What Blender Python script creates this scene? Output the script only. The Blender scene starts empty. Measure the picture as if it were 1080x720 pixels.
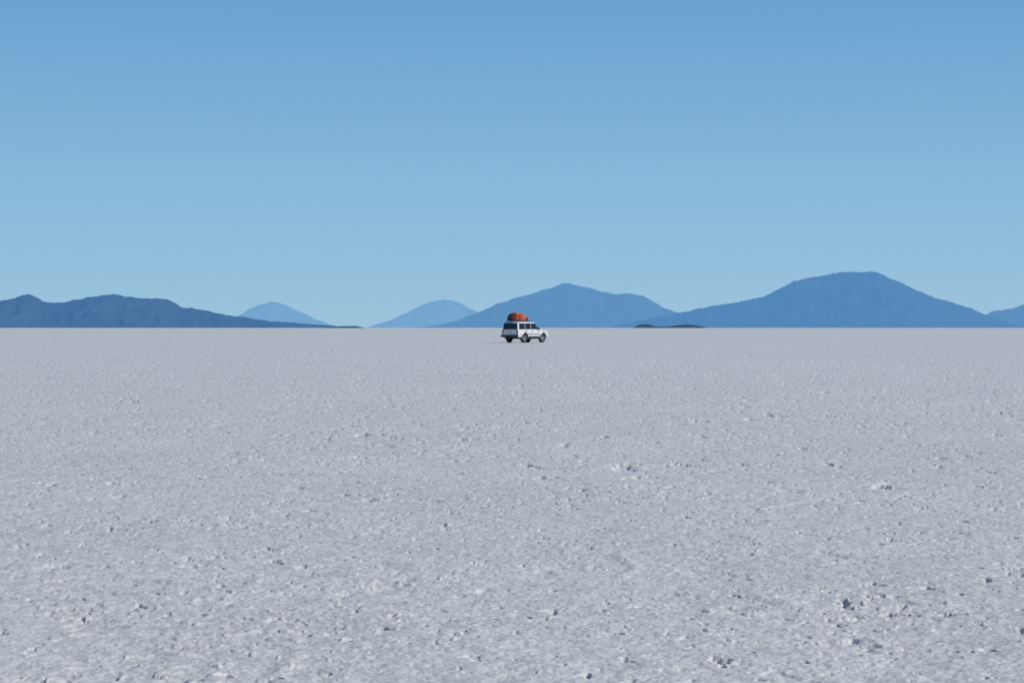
import bpy, bmesh, math, random
import numpy as np
from mathutils import Vector, Matrix
random.seed(4)
scene = bpy.context.scene
FPX = 2100.0     # 70 mm lens on 36 mm sensor at 1080 px
CAM_H = 1.35
HOR = 345.5

# ------------------------------------------------------------------ noise
def _hash(ix, iy, seed):
    h = (ix.astype(np.int64)*374761393 + iy.astype(np.int64)*668265263 + seed*1442695041) & 0xFFFFFFFF
    h = ((h ^ (h >> 13)) * 1274126177) & 0xFFFFFFFF
    h = ((h ^ (h >> 16)) * 2246822519) & 0xFFFFFFFF
    return ((h ^ (h >> 15)) & 0xFFFFFF) / float(0x1000000)

def perlin(x, y, seed=0):
    x0 = np.floor(x); y0 = np.floor(y)
    fx = x-x0; fy = y-y0
    u = fx*fx*fx*(fx*(fx*6-15)+10); v = fy*fy*fy*(fy*(fy*6-15)+10)
    def g(ox, oy):
        a = _hash(x0+ox, y0+oy, seed)*2*math.pi
        return np.cos(a)*(fx-ox)+np.sin(a)*(fy-oy)
    a = g(0, 0)*(1-u)+g(1, 0)*u
    b = g(0, 1)*(1-u)+g(1, 1)*u
    return (a*(1-v)+b*v)*1.5

def worley(x, y, seed=0):
    x0 = np.floor(x); y0 = np.floor(y)
    d1 = np.full(x.shape, 9.0); d2 = np.full(x.shape, 9.0)
    for i in (-1, 0, 1):
        for j in (-1, 0, 1):
            px = x0+i+_hash(x0+i, y0+j, seed); py = y0+j+_hash(x0+i, y0+j, seed+17)
            d = np.hypot(px-x, py-y)
            d2 = np.minimum(d2, np.maximum(d1, d)); d1 = np.minimum(d1, d)
    return d1, d2

def sstep(a, b, x):
    t = np.clip((x-a)/(b-a), 0, 1)
    return t*t*(3-2*t)

# ------------------------------------------------------------------ materials
def new_mat(name):
    m = bpy.data.materials.new(name); m.use_nodes = True
    return m, m.node_tree, m.node_tree.nodes['Principled BSDF']

def simple(name, col, rough=0.5, metal=0.0, coat=0.0, var=0.08, scale=6.0):
    m, nt, p = new_mat(name)
    tc = nt.nodes.new('ShaderNodeTexCoord')
    n = nt.nodes.new('ShaderNodeTexNoise'); n.inputs['Scale'].default_value = scale; n.inputs['Detail'].default_value = 5
    nt.links.new(tc.outputs['Object'], n.inputs['Vector'])
    r = nt.nodes.new('ShaderNodeValToRGB')
    r.color_ramp.elements[0].position = 0.3; r.color_ramp.elements[1].position = 0.7
    r.color_ramp.elements[0].color = (*[c*(1-var) for c in col], 1)
    r.color_ramp.elements[1].color = (*[min(1, c*(1+var)) for c in col], 1)
    nt.links.new(n.outputs['Fac'], r.inputs['Fac'])
    nt.links.new(r.outputs['Color'], p.inputs['Base Color'])
    p.inputs['Roughness'].default_value = rough; p.inputs['Metallic'].default_value = metal
    p.inputs['Coat Weight'].default_value = coat
    return m

# ------------------------------------------------------------------ salt flat
def salt_height(x, y, r):
    h = 0.012*perlin(x/2.3, y/2.3, 1)
    h += 0.008*perlin(x/0.7, y/0.7, 2)
    h += 0.006*perlin(x/0.24, y/0.24, 3)
    h += 0.005*perlin(x/0.10, y/0.10, 4)
    h += 0.0040*perlin(x/0.042, y/0.042, 5)
    h += 0.0026*perlin(x/0.021, y/0.021, 6)*(1-sstep(12, 30, r))
    wx = x+0.03*perlin(x/0.08, y/0.08, 31); wy = y+0.03*perlin(x/0.08, y/0.08, 32)
    d1, d2 = worley(wx/0.055, wy/0.055, 7)
    patch = sstep(-0.35, 0.45, perlin(x/0.9, y/0.9, 8))
    h += 0.0045*np.sqrt(np.clip(1-d1*d1, 0, 1))*(0.35+0.65*patch)
    # sparse irregular pits with steep walls, of varying size
    n = perlin(wx/0.13, wy/0.15, 9)+0.30*perlin(x/1.1, y/1.1, 10)+0.25*perlin(x/0.04, y/0.04, 13)
    h -= 0.024*sstep(0.64, 0.78, n)
    n3 = perlin(wx/0.06, wy/0.07, 15)+0.35*perlin(x/0.6, y/0.6, 16)
    h -= 0.008*sstep(0.58, 0.72, n3)
    # wider shallow hollows where the crust has collapsed
    n4 = perlin(wx/0.42, wy/0.55, 17)+0.35*perlin(x/0.11, y/0.11, 18)+0.3*perlin(x/3.1, y/3.1, 19)
    h -= 0.034*sstep(0.62, 0.78, n4)*(0.3+0.7*sstep(10, 22, r))
    # a few small upturned crust flakes
    n2 = perlin(wx/0.07, wy/0.08, 11)+0.4*perlin(x/2.1, y/2.1, 12)
    h += 0.008*sstep(0.68, 0.78, n2)
    # faint pressure ridges between old crust plates (metres across)
    e1, e2 = worley((x+0.5*perlin(x/1.2, y/1.2, 41))/3.4, (y+0.5*perlin(x/1.2, y/1.2, 42))/3.4, 43)
    h += 0.010*(1-sstep(0.0, 0.05, e2-e1))*sstep(-0.1, 0.5, perlin(x/2.0, y/2.0, 44))
    return h*(1-0.6*sstep(60, 260, r))*(1-sstep(300, 900, r))

rows = list(np.linspace(0.4, 6.2, 20))
rows += [CAM_H*FPX/p for p in np.arange(448, 20, -0.5)]
rows += [CAM_H*FPX/p for p in np.arange(19.5, 1.0, -0.5)]
rr = rows[-1]
while rr < 60000:
    rr *= 1.25; rows.append(rr)
rows = np.array(rows)
ang = list(np.arange(-0.30, 0.30, 0.0005))
side = []
a = 0.30; st = 0.0016
while a < 3.12:
    side.append(a); a += st
    if a > 0.45: st = min(st*1.12, 0.06)
ang = np.array([-s for s in reversed(side[1:])]+ang+side)
nA, nR = len(ang), len(rows)
AA, RR = np.meshgrid(ang, rows)
X = RR*np.sin(AA); Y = RR*np.cos(AA)
Z = salt_height(X, Y, RR)
co = np.stack([X, Y, Z], -1).reshape(-1, 3)
co = np.vstack([co, [[0, 0, 0]]]).astype(np.float32)
idx = np.arange(nA*nR).reshape(nR, nA)
nxt = np.roll(idx, -1, axis=1)
q = np.stack([idx[:-1], idx[1:], nxt[1:], nxt[:-1]], -1).reshape(-1, 4)
tri = np.stack([np.full(nA, nA*nR), idx[0], nxt[0]], -1)
me = bpy.data.meshes.new('salt_flat')
me.vertices.add(len(co)); me.vertices.foreach_set('co', co.ravel())
nl = q.size+tri.size
me.loops.add(nl); me.loops.foreach_set('vertex_index', np.concatenate([q.ravel(), tri.ravel()]).astype(np.int32))
me.polygons.add(len(q)+len(tri))
me.polygons.foreach_set('loop_start', np.concatenate([np.arange(len(q))*4, q.size+np.arange(len(tri))*3]).astype(np.int32))
me.update(calc_edges=True); me.validate()
me.polygons.foreach_set('use_smooth', np.ones(len(me.polygons), dtype=bool))
ground = bpy.data.objects.new('salt_flat', me); scene.collection.objects.link(ground)
if me.polygons[5000].normal.z < 0: me.flip_normals()

m, nt, p = new_mat('salt_crust')
N, L = nt.nodes, nt.links
tc = N.new('ShaderNodeTexCoord')
def noise(scale, detail=6, rough=0.6, vec=None):
    n = N.new('ShaderNodeTexNoise'); n.inputs['Scale'].default_value = scale
    n.inputs['Detail'].default_value = detail; n.inputs['Roughness'].default_value = rough
    L.new(vec or tc.outputs['Object'], n.inputs['Vector']); return n
def ramp(src, p0, c0, p1, c1):
    r = N.new('ShaderNodeValToRGB'); e = r.color_ramp.elements
    e[0].position = p0; e[0].color = (*c0, 1); e[1].position = p1; e[1].color = (*c1, 1)
    L.new(src, r.inputs['Fac']); return r
def mul(a, b, f=1.0):
    x = N.new('ShaderNodeMix'); x.data_type = 'RGBA'; x.blend_type = 'MULTIPLY'; x.inputs[0].default_value = f
    L.new(a, x.inputs[6]); L.new(b, x.inputs[7]); return x.outputs[2]
c1 = ramp(noise(9.0, 8, 0.75).outputs['Fac'], 0.34, (0.60, 0.61, 0.605), 0.60, (0.78, 0.785, 0.765))
c2 = ramp(noise(0.35, 6, 0.6).outputs['Fac'], 0.3, (0.91, 0.91, 0.915), 0.7, (1, 1, 1))
c3 = ramp(noise(0.02, 4, 0.6).outputs['Fac'], 0.3, (0.95, 0.95, 0.955), 0.7, (1, 1, 1))
c4 = ramp(noise(70, 3, 0.6).outputs['Fac'], 0.35, (0.82, 0.82, 0.82), 0.55, (1, 1, 1))
c5 = ramp(noise(2.6, 7, 0.7).outputs['Fac'], 0.34, (0.84, 0.85, 0.865), 0.46, (1, 1, 1))
col = mul(mul(mul(mul(c1.outputs['Color'], c2.outputs['Color']), c3.outputs['Color']), c4.outputs['Color']), c5.outputs['Color'])
L.new(col, p.inputs['Base Color'])
p.inputs['Roughness'].default_value = 0.55
p.inputs['Specular IOR Level'].default_value = 0.35
b1 = N.new('ShaderNodeBump'); b1.inputs['Strength'].default_value = 0.5; b1.inputs['Distance'].default_value = 0.009
L.new(noise(38, 6, 0.65).outputs['Fac'], b1.inputs['Height'])
b2 = N.new('ShaderNodeBump'); b2.inputs['Strength'].default_value = 0.6; b2.inputs['Distance'].default_value = 0.004
L.new(noise(180, 3, 0.6).outputs['Fac'], b2.inputs['Height']); L.new(b1.outputs[0], b2.inputs['Normal'])
L.new(b2.outputs[0], p.inputs['Normal'])
me.materials.append(m)

# ------------------------------------------------------------------ mountains
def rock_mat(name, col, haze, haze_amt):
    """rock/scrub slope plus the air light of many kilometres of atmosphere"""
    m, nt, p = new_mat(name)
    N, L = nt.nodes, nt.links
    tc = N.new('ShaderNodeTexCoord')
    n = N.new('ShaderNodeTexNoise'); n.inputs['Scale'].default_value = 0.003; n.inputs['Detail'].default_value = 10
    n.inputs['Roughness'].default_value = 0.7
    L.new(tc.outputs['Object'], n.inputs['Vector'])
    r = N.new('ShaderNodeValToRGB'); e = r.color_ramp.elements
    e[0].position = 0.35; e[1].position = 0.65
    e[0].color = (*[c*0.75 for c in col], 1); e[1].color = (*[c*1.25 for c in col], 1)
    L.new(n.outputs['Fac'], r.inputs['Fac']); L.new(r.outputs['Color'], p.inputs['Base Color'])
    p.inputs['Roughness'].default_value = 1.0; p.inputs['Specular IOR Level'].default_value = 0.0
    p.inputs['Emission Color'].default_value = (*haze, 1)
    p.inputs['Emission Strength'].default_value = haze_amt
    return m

def mountain(name, prof, D, mat, seed, depth=3.0, rough=0.10, n=760):
    xs = np.array([q[0] for q in prof], float); ys = np.array([q[1] for q in prof], float)
    px = np.linspace(xs[0], xs[-1], n)
    py = np.interp(px, xs, ys)
    k = np.ones(5)/5
    pys = np.convolve(np.pad(py, 2, mode='edge'), k, 'valid')
    X = (px-540)/FPX*D
    H = np.clip((HOR-pys)/FPX*D, 0, None)
    jag = perlin(X/(D*0.006), X*0+seed, seed)*0.7+perlin(X/(D*0.0025), X*0+seed, seed+3)*0.5+perlin(X/(D*0.0011), X*0+seed, seed+4)*0.35
    H = np.clip(H+jag*D*0.00055*sstep(0, D*0.004, H), 0, None)
    Hs = np.convolve(np.pad(H, 20, mode='edge'), np.ones(41)/41, 'valid')
    nv = 91
    t = np.linspace(-1, 1, nv)
    T, XX = np.meshgrid(t, X)
    HH = np.repeat(H[:, None], nv, 1); HS = np.repeat(Hs[:, None], nv, 1)
    W = HS*depth+D*0.004
    wob = perlin(XX/(D*0.02), XX*0+3.3, seed+9)*D*0.004
    YY = D+wob+T*W
    fall = (1-np.abs(T))**1.35
    S = D*0.012
    # gullies running down the slopes
    g = 1-np.abs(perlin(XX/S+0.6*perlin(XX/S, YY/S, seed+2), YY/(S*2.4), seed+5))*2
    g2 = perlin(XX/(S*0.4), YY/(S*0.9), seed+6)
    bell = (np.abs(T)*(1-np.abs(T))*4)
    ZZ = HH*fall+HS*bell*rough*(g-0.5)*1.6+HS*bell*rough*0.5*g2
    ZZ = np.minimum(ZZ, HH*(1-np.abs(T)*0.25))
    ZZ = np.where(np.abs(T) > 0.999, -5.0, ZZ)
    v = np.stack([XX, YY, ZZ], -1).reshape(-1, 3)
    i = np.arange(n*nv).reshape(n, nv)
    f = np.stack([i[:-1, :-1], i[1:, :-1], i[1:, 1:], i[:-1, 1:]], -1).reshape(-1, 4)
    me = bpy.data.meshes.new(name); me.from_pydata(v.tolist(), [], f.tolist()); me.update()
    me.polygons.foreach_set('use_smooth', np.ones(len(me.polygons), dtype=bool))
    me.materials.append(mat)
    o = bpy.data.objects.new(name, me); scene.collection.objects.link(o)
    return o

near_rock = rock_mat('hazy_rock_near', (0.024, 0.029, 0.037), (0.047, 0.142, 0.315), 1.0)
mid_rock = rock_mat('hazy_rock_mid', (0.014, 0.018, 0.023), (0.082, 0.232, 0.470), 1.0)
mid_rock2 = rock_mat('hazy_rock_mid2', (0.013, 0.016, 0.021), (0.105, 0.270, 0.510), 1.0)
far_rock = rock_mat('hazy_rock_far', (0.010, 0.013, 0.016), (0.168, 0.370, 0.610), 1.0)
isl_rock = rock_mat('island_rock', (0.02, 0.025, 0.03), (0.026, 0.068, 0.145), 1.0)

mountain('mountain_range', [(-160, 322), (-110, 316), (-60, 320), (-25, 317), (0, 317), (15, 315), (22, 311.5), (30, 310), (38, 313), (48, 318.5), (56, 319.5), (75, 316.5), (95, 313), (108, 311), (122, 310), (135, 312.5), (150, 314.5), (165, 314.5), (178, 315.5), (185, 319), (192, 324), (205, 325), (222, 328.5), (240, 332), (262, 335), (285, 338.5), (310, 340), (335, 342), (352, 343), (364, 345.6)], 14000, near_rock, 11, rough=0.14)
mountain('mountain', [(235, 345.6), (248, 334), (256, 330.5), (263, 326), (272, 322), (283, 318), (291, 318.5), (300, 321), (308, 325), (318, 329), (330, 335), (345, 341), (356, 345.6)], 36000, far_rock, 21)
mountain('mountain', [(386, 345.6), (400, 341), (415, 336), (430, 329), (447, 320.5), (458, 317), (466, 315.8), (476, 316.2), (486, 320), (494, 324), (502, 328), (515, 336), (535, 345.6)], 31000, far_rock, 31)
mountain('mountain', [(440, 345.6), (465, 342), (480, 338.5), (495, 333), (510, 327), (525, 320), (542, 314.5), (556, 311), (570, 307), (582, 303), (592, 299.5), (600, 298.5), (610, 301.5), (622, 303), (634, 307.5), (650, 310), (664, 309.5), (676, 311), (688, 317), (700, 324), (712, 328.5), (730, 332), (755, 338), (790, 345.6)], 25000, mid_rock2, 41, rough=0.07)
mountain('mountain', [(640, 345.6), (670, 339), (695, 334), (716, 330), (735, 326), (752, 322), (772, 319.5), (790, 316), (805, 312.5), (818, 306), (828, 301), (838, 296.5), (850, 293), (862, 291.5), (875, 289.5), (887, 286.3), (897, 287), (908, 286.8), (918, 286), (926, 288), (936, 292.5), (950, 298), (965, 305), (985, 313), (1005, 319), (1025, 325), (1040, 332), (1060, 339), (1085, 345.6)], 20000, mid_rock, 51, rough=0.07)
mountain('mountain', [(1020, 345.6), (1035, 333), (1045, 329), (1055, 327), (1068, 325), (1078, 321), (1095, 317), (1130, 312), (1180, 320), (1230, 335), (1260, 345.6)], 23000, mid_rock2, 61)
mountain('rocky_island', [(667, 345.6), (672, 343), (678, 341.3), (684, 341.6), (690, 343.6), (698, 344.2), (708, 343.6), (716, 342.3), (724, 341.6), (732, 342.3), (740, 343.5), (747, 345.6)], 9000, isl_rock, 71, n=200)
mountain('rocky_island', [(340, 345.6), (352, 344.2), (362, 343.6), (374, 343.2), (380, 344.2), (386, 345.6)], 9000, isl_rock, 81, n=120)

# ------------------------------------------------------------------ car
car = bpy.data.objects.new('car', None); scene.collection.objects.link(car)
white = simple('white_paint', (0.72, 0.72, 0.71), 0.3, 0, 0.5, 0.04, 2)
black = simple('black_trim', (0.025, 0.025, 0.027), 0.55)
under = simple('underbody_dark', (0.02, 0.02, 0.02), 0.9)
glass = simple('tinted_glass', (0.012, 0.015, 0.018), 0.06)
rubber = simple('tyre_rubber', (0.03, 0.03, 0.03), 0.85)
alloy = simple('wheel_alloy', (0.45, 0.45, 0.46), 0.35, 0.8)
grey = simple('silver_trim', (0.34, 0.345, 0.35), 0.4, 0.2)
redl = simple('tail_lamp_red', (0.35, 0.01, 0.01), 0.2)
ambr = simple('lamp_amber', (0.7, 0.22, 0.02), 0.2)
lampm = simple('lamp_clear', (0.6, 0.6, 0.6), 0.1, 0.3)
orange = simple('orange_tarp', (0.60, 0.12, 0.035), 0.6, var=0.25, scale=5)
red = simple('red_bag', (0.34, 0.05, 0.03), 0.65, var=0.2, scale=5)
darkb = simple('dark_bag', (0.035, 0.03, 0.035), 0.8)
plate_m = simple('plate_white', (0.7, 0.7, 0.68), 0.5)

def add(name, bm, mat, bevel=0.0, smooth=False, seg=2):
    bmesh.ops.recalc_face_normals(bm, faces=bm.faces)
    me = bpy.data.meshes.new(name); bm.to_mesh(me); bm.free()
    me.materials.append(mat)
    if smooth:
        me.polygons.foreach_set('use_smooth', [True]*len(me.polygons)); me.set_sharp_from_angle(angle=math.radians(40))
    o = bpy.data.objects.new(name, me); scene.collection.objects.link(o); o.parent = car
    if bevel:
        b = o.modifiers.new('bevel', 'BEVEL'); b.width = bevel; b.segments = seg; b.limit_method = 'ANGLE'; b.angle_limit = math.radians(25)
    return o
def box(name, c, s, mat, bevel=0.01):
    bm = bmesh.new(); bmesh.ops.create_cube(bm, size=1)
    bmesh.ops.scale(bm, vec=s, verts=bm.verts)
    bmesh.ops.translate(bm, vec=c, verts=bm.verts)
    return add(name, bm, mat, bevel)
def quadprism(name, pts, nrm, th, mat, bevel=0.0):
    bm = bmesh.new(); nrm = Vector(nrm).normalized()
    a = [bm.verts.new(Vector(p)) for p in pts]; b = [bm.verts.new(Vector(p)+nrm*th) for p in pts]
    bm.faces.new(a[::-1]); bm.faces.new(b); k = len(pts)
    for i in range(k): bm.faces.new((a[i], a[(i+1) % k], b[(i+1) % k], b[i]))
    return add(name, bm, mat, bevel)

RA, FA, WR = -1.36, 1.47, 0.40
def hw(x, z):
    w = 0.945-0.03*max(0, abs(x)-1.6)**2*2.2
    if x > 1.9: w -= 0.10*((x-1.9)/0.5)**2
    w -= 0.045*max(0, (z-0.85)/0.33)**2
    w -= 0.03*max(0, (0.7-z)/0.2)
    return w
def topz(x):
    return float(np.interp(x, [-2.36, 0.95, 1.25, 2.05, 2.28, 2.36], [1.19, 1.19, 1.165, 1.11, 1.05, 0.94]))
def botz(x):
    b = 0.50
    for c in (RA, FA):
        d = abs(x-c)
        if d < 0.50: b = max(b, 0.43+math.sqrt(0.25-d*d))
    return b
xs = sorted(set([round(v, 3) for v in list(np.linspace(-2.36, 2.36, 60))+[c+s*0.5*math.cos(math.radians(t)) for c in (RA, FA) for s in (-1, 1) for t in range(0, 90, 9)]+[c+s*0.501 for c in (RA, FA) for s in (-1, 1)]]))
bm = bmesh.new(); cols = []
for x in xs:
    b, t = botz(x), topz(x); ring = []
    zl = [b+(t-0.03-b)*i/8 for i in range(9)]
    for z in zl: ring.append((hw(x, z), z))
    ring.append((hw(x, t)-0.05, t)); ring.append((hw(x, t)*0.5, t+0.015))
    full = [(y, z) for y, z in ring]+[(0, t+0.02)]+[(-y, z) for y, z in reversed(ring)]
    cols.append([bm.verts.new((x, y, z)) for y, z in full])
for a, b in zip(cols, cols[1:]):
    k = len(a)
    for i in range(k): bm.faces.new((a[i], a[(i+1) % k], b[(i+1) % k], b[i]))
bm.faces.new(cols[0]); bm.faces.new(cols[-1][::-1])
add('body', bm, white, 0, True)
bm = bmesh.new()
secs = [(1.17, -2.345, 1.05, 0.885), (1.45, -2.30, 0.77, 0.845), (1.76, -2.24, 0.45, 0.79), (1.84, -2.17, 0.33, 0.75), (1.875, -2.0, 0.12, 0.66)]
loops = []
for z, x0, x1, w in secs:
    loops.append([bm.verts.new(v) for v in [(x0, -w+0.06, z), (x0+0.06, -w, z), ((x0+x1)/2, -w, z), (x1-0.1, -w, z), (x1, -w+0.12, z), (x1+0.03, 0, z), (x1, w-0.12, z), (x1-0.1, w, z), ((x0+x1)/2, w, z), (x0+0.06, w, z), (x0, w-0.06, z), (x0-0.015, 0, z)]])
for a, b in zip(loops, loops[1:]):
    for i in range(12): bm.faces.new((a[i], a[(i+1) % 12], b[(i+1) % 12], b[i]))
bm.faces.new(loops[-1]); bm.faces.new(loops[0][::-1])
add('cabin', bm, white, 0.015, True)
def cw(z): return float(np.interp(z, [1.17, 1.45, 1.76, 1.84], [0.885, 0.845, 0.79, 0.75]))
for s in (-1, 1):
    def win(nm, pts):
        quadprism(nm, [(x, s*(cw(z)-0.004), z) for x, z in pts], (0, s, 0.15), 0.014, glass, 0)
    win('front_window', [(-0.28, 1.21), (0.86, 1.21), (0.72, 1.36), (0.61, 1.45), (0.34, 1.74), (-0.28, 1.74)])
    win('rear_door_window', [(-1.19, 1.21), (-0.34, 1.21), (-0.34, 1.45), (-0.34, 1.74), (-1.19, 1.74), (-1.19, 1.45)])
    win('cargo_window', [(-2.16, 1.21), (-1.25, 1.21), (-1.25, 1.45), (-1.25, 1.74), (-2.08, 1.74), (-2.13, 1.45)])
    for x, zc, zh in ((-1.22, 1.06, 0.22), (-0.32, 0.88, 0.52), (0.88, 0.88, 0.52)):
        box('door_seam', (x, s*0.938, zc), (0.012, 0.02, zh), black, 0)
    box('side_moulding', (0.0, s*0.955, 0.78), (1.75, 0.03, 0.09), grey, 0.01)
    box('rocker_trim', (0.06, s*0.925, 0.52), (1.78, 0.05, 0.09), black, 0.01)
    box('side_step', (0.06, s*0.99, 0.43), (1.65, 0.16, 0.04), black, 0.01)
    for x in (-1.05, -0.15): box('door_handle', (x, s*0.945, 1.02), (0.16, 0.04, 0.035), black, 0.01)
    box('wing_mirror', (0.80, s*1.03, 1.28), (0.12, 0.22, 0.18), white, 0.03)
    box('mirror_glass', (0.737, s*1.03, 1.28), (0.01, 0.18, 0.14), glass, 0)
    box('tail_lamp', (-2.355, s*0.80, 1.00), (0.05, 0.15, 0.28), redl, 0.015)
    box('turn_lamp', (-2.358, s*0.80, 0.83), (0.05, 0.15, 0.07), ambr, 0.01)
    box('head_lamp', (2.345, s*0.66, 0.93), (0.05, 0.26, 0.15), lampm, 0.02)
    box('bumper_lamp', (2.46, s*0.68, 0.62), (0.03, 0.16, 0.07), ambr, 0.01)
    box('roof_rail', (-0.95, s*0.66, 1.95), (2.3, 0.035, 0.035), black, 0.01)
    for x in (-1.9, -1.2, -0.4, 0.1): box('rail_foot', (x, s*0.66, 1.905), (0.05, 0.04, 0.08), black, 0)
    for cx in (RA, FA):
        bm = bmesh.new(); prev = None
        for i in range(25):
            t = math.radians(-8+196*i/24)
            ring = []
            for (dr, dy) in [(-0.03, -0.03), (-0.03, 0.055), (0.0, 0.06), (0.055, 0.02), (0.055, -0.03)]:
                r = 0.50+dr; x = cx+r*math.cos(t); z = 0.43+r*math.sin(t)
                ring.append(bm.verts.new((x, s*(hw(x, 0.8)+dy), z)))
            if prev:
                for j in range(5): bm.faces.new((prev[j], prev[(j+1) % 5], ring[(j+1) % 5], ring[j]))
            prev = ring
        add('arch_flare', bm, grey, 0, True)
quadprism('windscreen', [(1.02, -0.76, 1.235), (1.02, 0.76, 1.235), (0.815, 0.73, 1.44), (0.54, 0.68, 1.71), (0.54, -0.68, 1.71), (0.815, -0.73, 1.44)], (0.7, 0, 0.7), 0.03, glass)
quadprism('rear_window', [(-2.315, -0.77, 1.20), (-2.315, 0.77, 1.20), (-2.283, 0.74, 1.47), (-2.243, 0.69, 1.75), (-2.243, -0.69, 1.75), (-2.283, -0.74, 1.47)], (-1, 0, 0.12), 0.055, glass)
box('tailgate_seam', (-2.366, 0, 1.16), (0.012, 1.5, 0.015), black, 0)
box('tailgate_handle', (-2.37, 0, 0.98), (0.03, 0.5, 0.05), grey, 0.01)
box('number_plate', (-2.372, 0, 0.86), (0.02, 0.36, 0.12), plate_m, 0)
box('rear_bumper', (-2.43, 0, 0.60), (0.22, 1.84, 0.19), black, 0.04)
box('rear_wiper', (-2.375, 0.12, 1.32), (0.012, 0.5, 0.02), black, 0)
box('front_bumper', (2.38, 0, 0.62), (0.20, 1.74, 0.22), white, 0.05)
box('grille', (2.36, 0, 0.92), (0.03, 0.98, 0.14), black, 0.01)
box('chassis', (0, 0, 0.56), (4.5, 1.30, 0.30), under, 0.02)
for x in (RA, FA):
    box('axle', (x, 0, 0.40), (0.12, 1.5, 0.12), under, 0.02)
    box('wheel_well', (x, 0, 0.78), (1.02, 1.50, 0.44), under, 0.02)
box('fuel_tank', (-0.6, -0.3, 0.40), (0.9, 0.5, 0.18), under, 0.05)
for cx in (RA, FA):
    for s in (-1, 1):
        prof = [(0.22, 0.10), (0.30, 0.125), (0.37, 0.13), (0.395, 0.10), (0.40, 0.05), (0.40, -0.05), (0.395, -0.10), (0.37, -0.13), (0.22, -0.12)]
        n = 40
        bm = bmesh.new()
        rings = [[bm.verts.new((cx+r*math.cos(2*math.pi*i/n), s*(0.80+d), WR+r*math.sin(2*math.pi*i/n))) for r, d in prof] for i in range(n)]
        for i in range(n):
            a, b = rings[i], rings[(i+1) % n]
            for j in range(len(prof)-1): bm.faces.new((a[j], a[j+1], b[j+1], b[j]))
        add('tyre', bm, rubber, 0, True)
        bm = bmesh.new()
        prof2 = [(0.225, 0.105), (0.215, 0.09), (0.19, 0.05), (0.09, 0.065), (0.07, 0.10), (0.0001, 0.10)]
        rings = [[bm.verts.new((cx+r*math.cos(2*math.pi*i/n), s*(0.80+d), WR+r*math.sin(2*math.pi*i/n))) for r, d in prof2] for i in range(n)]
        for i in range(n):
            a, b = rings[i], rings[(i+1) % n]
            for j in range(len(prof2)-1): bm.faces.new((a[j], a[j+1], b[j+1], b[j]))
        add('wheel_rim', bm, alloy, 0, True)
        for k in range(6):
            t = k*math.pi/3
            box('spoke_gap', (cx+0.14*math.cos(t), s*0.862, WR+0.14*math.sin(t)), (0.07, 0.012, 0.05), under, 0.005)
# roof rack and luggage
for i in range(9): box('rack_bar', (-2.05+i*0.27, 0, 1.955), (0.03, 1.30, 0.02), black, 0)
def bag(name, c, s, mat, seed, e=0.45):
    bm = bmesh.new(); bmesh.ops.create_icosphere(bm, subdivisions=4, radius=1)
    rnd = random.Random(seed); ph = [rnd.uniform(0, 6.28) for _ in range(6)]
    for v in bm.verts:
        p = v.co.copy()
        q = Vector([math.copysign(abs(a)**e, a) for a in p])
        w = 1+0.06*math.sin(5*p.x+ph[0])*math.sin(6*p.z+ph[1])+0.05*math.sin(9*p.y+ph[2]+3*p.x)+0.03*math.sin(15*p.x+ph[3])*math.sin(13*p.y+ph[4])
        v.co = Vector((q.x*s[0]*w/2+c[0], q.y*s[1]*w/2+c[1], q.z*s[2]*w/2+c[2]))
    return add(name, bm, mat, 0, True)
bag('luggage_bag', (-1.75, 0.28, 2.18), (0.75, 0.62, 0.42), darkb, 1, 0.6)
bag('luggage_bag', (-1.78, -0.30, 2.17), (0.70, 0.60, 0.40), red, 2, 0.6)
bag('luggage_tarp', (-1.05, -0.26, 2.23), (0.85, 0.72, 0.54), orange, 3, 0.6)
bag('luggage_tarp', (-1.08, 0.33, 2.22), (0.80, 0.62, 0.50), red, 4, 0.6)
bag('luggage_bag', (-0.42, -0.20, 2.15), (0.55, 0.75, 0.38), red, 5, 0.6)
bag('luggage_bag', (-0.40, 0.36, 2.12), (0.5, 0.45, 0.32), orange, 6, 0.6)
bag('luggage_tarp', (-1.40, 0.0, 2.52), (0.85, 0.80, 0.40), orange, 7, 0.7)
bag('luggage_bag', (-1.78, 0.22, 2.45), (0.45, 0.55, 0.30), darkb, 8, 0.7)
bag('luggage_bag', (-0.88, -0.12, 2.50), (0.50, 0.6, 0.26), orange, 9, 0.7)
for x in (-1.75, -1.42, -1.05, -0.55):
    h = {-1.75: 2.42, -1.42: 2.70, -1.05: 2.62, -0.55: 2.34}[x]
    bm = bmesh.new(); prev = None
    for i in range(17):
        t = math.pi*i/16; y = 0.66*math.cos(t); z = 1.96+(h+0.03-1.96)*math.sin(t)**0.6
        r = [bm.verts.new((x+dx, y*(1+dz), z+dz)) for dx, dz in ((-0.015, 0), (0.015, 0), (0.015, 0.012), (-0.015, 0.012))]
        if prev:
            for j in range(4): bm.faces.new((prev[j], prev[(j+1) % 4], r[(j+1) % 4], r[j]))
        prev = r
    add('luggage_strap', bm, black)
DCAR = 181.0
car.location = ((554.0-540)/FPX*DCAR, DCAR, 0.0)
car.rotation_euler = (0, 0, math.radians(54))

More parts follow.
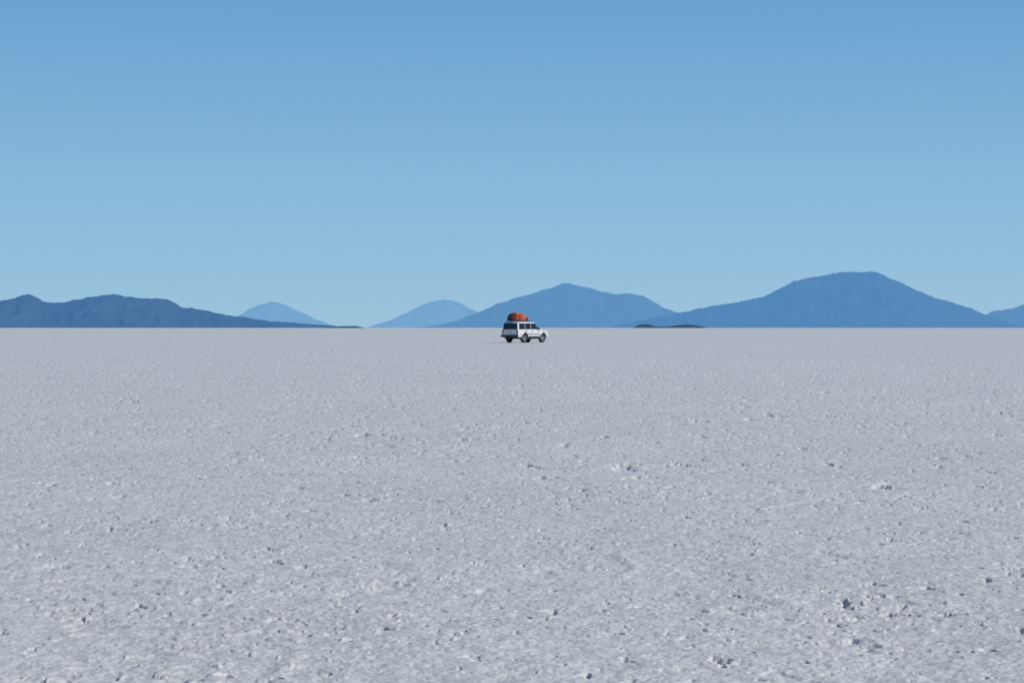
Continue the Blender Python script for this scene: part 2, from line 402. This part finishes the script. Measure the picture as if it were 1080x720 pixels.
# ------------------------------------------------------------------ light
EL = math.radians(42); AZ = math.radians(102)     # azimuth clockwise from +Y (view direction)
sd = Vector((math.cos(EL)*math.sin(AZ), math.cos(EL)*math.cos(AZ), math.sin(EL)))
sl = bpy.data.lights.new('sun', 'SUN'); sl.energy = 3.2; sl.angle = math.radians(0.5); sl.color = (1, 0.965, 0.90)
so = bpy.data.objects.new('sun', sl); scene.collection.objects.link(so)
so.rotation_euler = sd.to_track_quat('Z', 'Y').to_euler()
w = bpy.data.worlds.new('World'); scene.world = w; w.use_nodes = True
nt = w.node_tree; bg = nt.nodes['Background']
sky = nt.nodes.new('ShaderNodeTexSky'); sky.sky_type = 'NISHITA'; sky.sun_disc = False
sky.sun_elevation = EL; sky.sun_rotation = AZ
sky.altitude = 3600; sky.air_density = 1.0; sky.dust_density = 0.0; sky.ozone_density = 2.0
# band of clear air close to the horizon: bluer and more even than the sky model
def lin(c): return tuple(((v/255+0.055)/1.055)**2.4 for v in c)
tcw = nt.nodes.new('ShaderNodeTexCoord'); sep = nt.nodes.new('ShaderNodeSeparateXYZ')
nt.links.new(tcw.outputs['Generated'], sep.inputs[0])
mr = nt.nodes.new('ShaderNodeMapRange'); mr.inputs['From Min'].default_value = 0; mr.inputs['From Max'].default_value = 0.25
nt.links.new(sep.outputs['Z'], mr.inputs['Value'])
r = nt.nodes.new('ShaderNodeValToRGB'); cr = r.color_ramp; cr.interpolation = 'B_SPLINE'
stops = [(0.0, (158, 195, 219)), (0.08, (152, 193, 220)), (0.28, (137, 184, 218)), (0.47, (121, 173, 214)), (0.66, (103, 160, 208)), (0.85, (90, 149, 200)), (1.0, (80, 140, 194))]
cr.elements[0].position = 0; cr.elements[0].color = (*lin(stops[0][1]), 1)
cr.elements[1].position = 1; cr.elements[1].color = (*lin(stops[-1][1]), 1)
for pp, c in stops[1:-1]:
    e = cr.elements.new(pp); e.color = (*lin(c), 1)
nt.links.new(mr.outputs[0], r.inputs['Fac'])
sc = nt.nodes.new('ShaderNodeVectorMath'); sc.operation = 'SCALE'; sc.inputs['Scale'].default_value = 10.0
nt.links.new(r.outputs['Color'], sc.inputs[0])
mf = nt.nodes.new('ShaderNodeMapRange'); mf.interpolation_type = 'SMOOTHSTEP'
mf.inputs['From Min'].default_value = 0.20; mf.inputs['From Max'].default_value = 0.5
nt.links.new(sep.outputs['Z'], mf.inputs['Value'])
mx = nt.nodes.new('ShaderNodeMix'); mx.data_type = 'RGBA'
nt.links.new(mf.outputs[0], mx.inputs[0]); nt.links.new(sc.outputs[0], mx.inputs[6]); nt.links.new(sky.outputs[0], mx.inputs[7])
nt.links.new(mx.outputs[2], bg.inputs['Color']); bg.inputs['Strength'].default_value = 0.10

# ------------------------------------------------------------------ camera
cd = bpy.data.cameras.new('camera'); cd.lens = 70; cd.sensor_width = 36; cd.clip_start = 0.1; cd.clip_end = 200000
cam = bpy.data.objects.new('camera', cd); scene.collection.objects.link(cam)
cam.location = (0, 0, CAM_H)
cam.rotation_euler = (math.radians(90)-math.atan((360-HOR)/FPX), 0, 0)
scene.camera = cam
scene.view_settings.view_transform = 'Standard'; scene.view_settings.look = 'None'
scene.view_settings.exposure = 0; scene.view_settings.gamma = 1
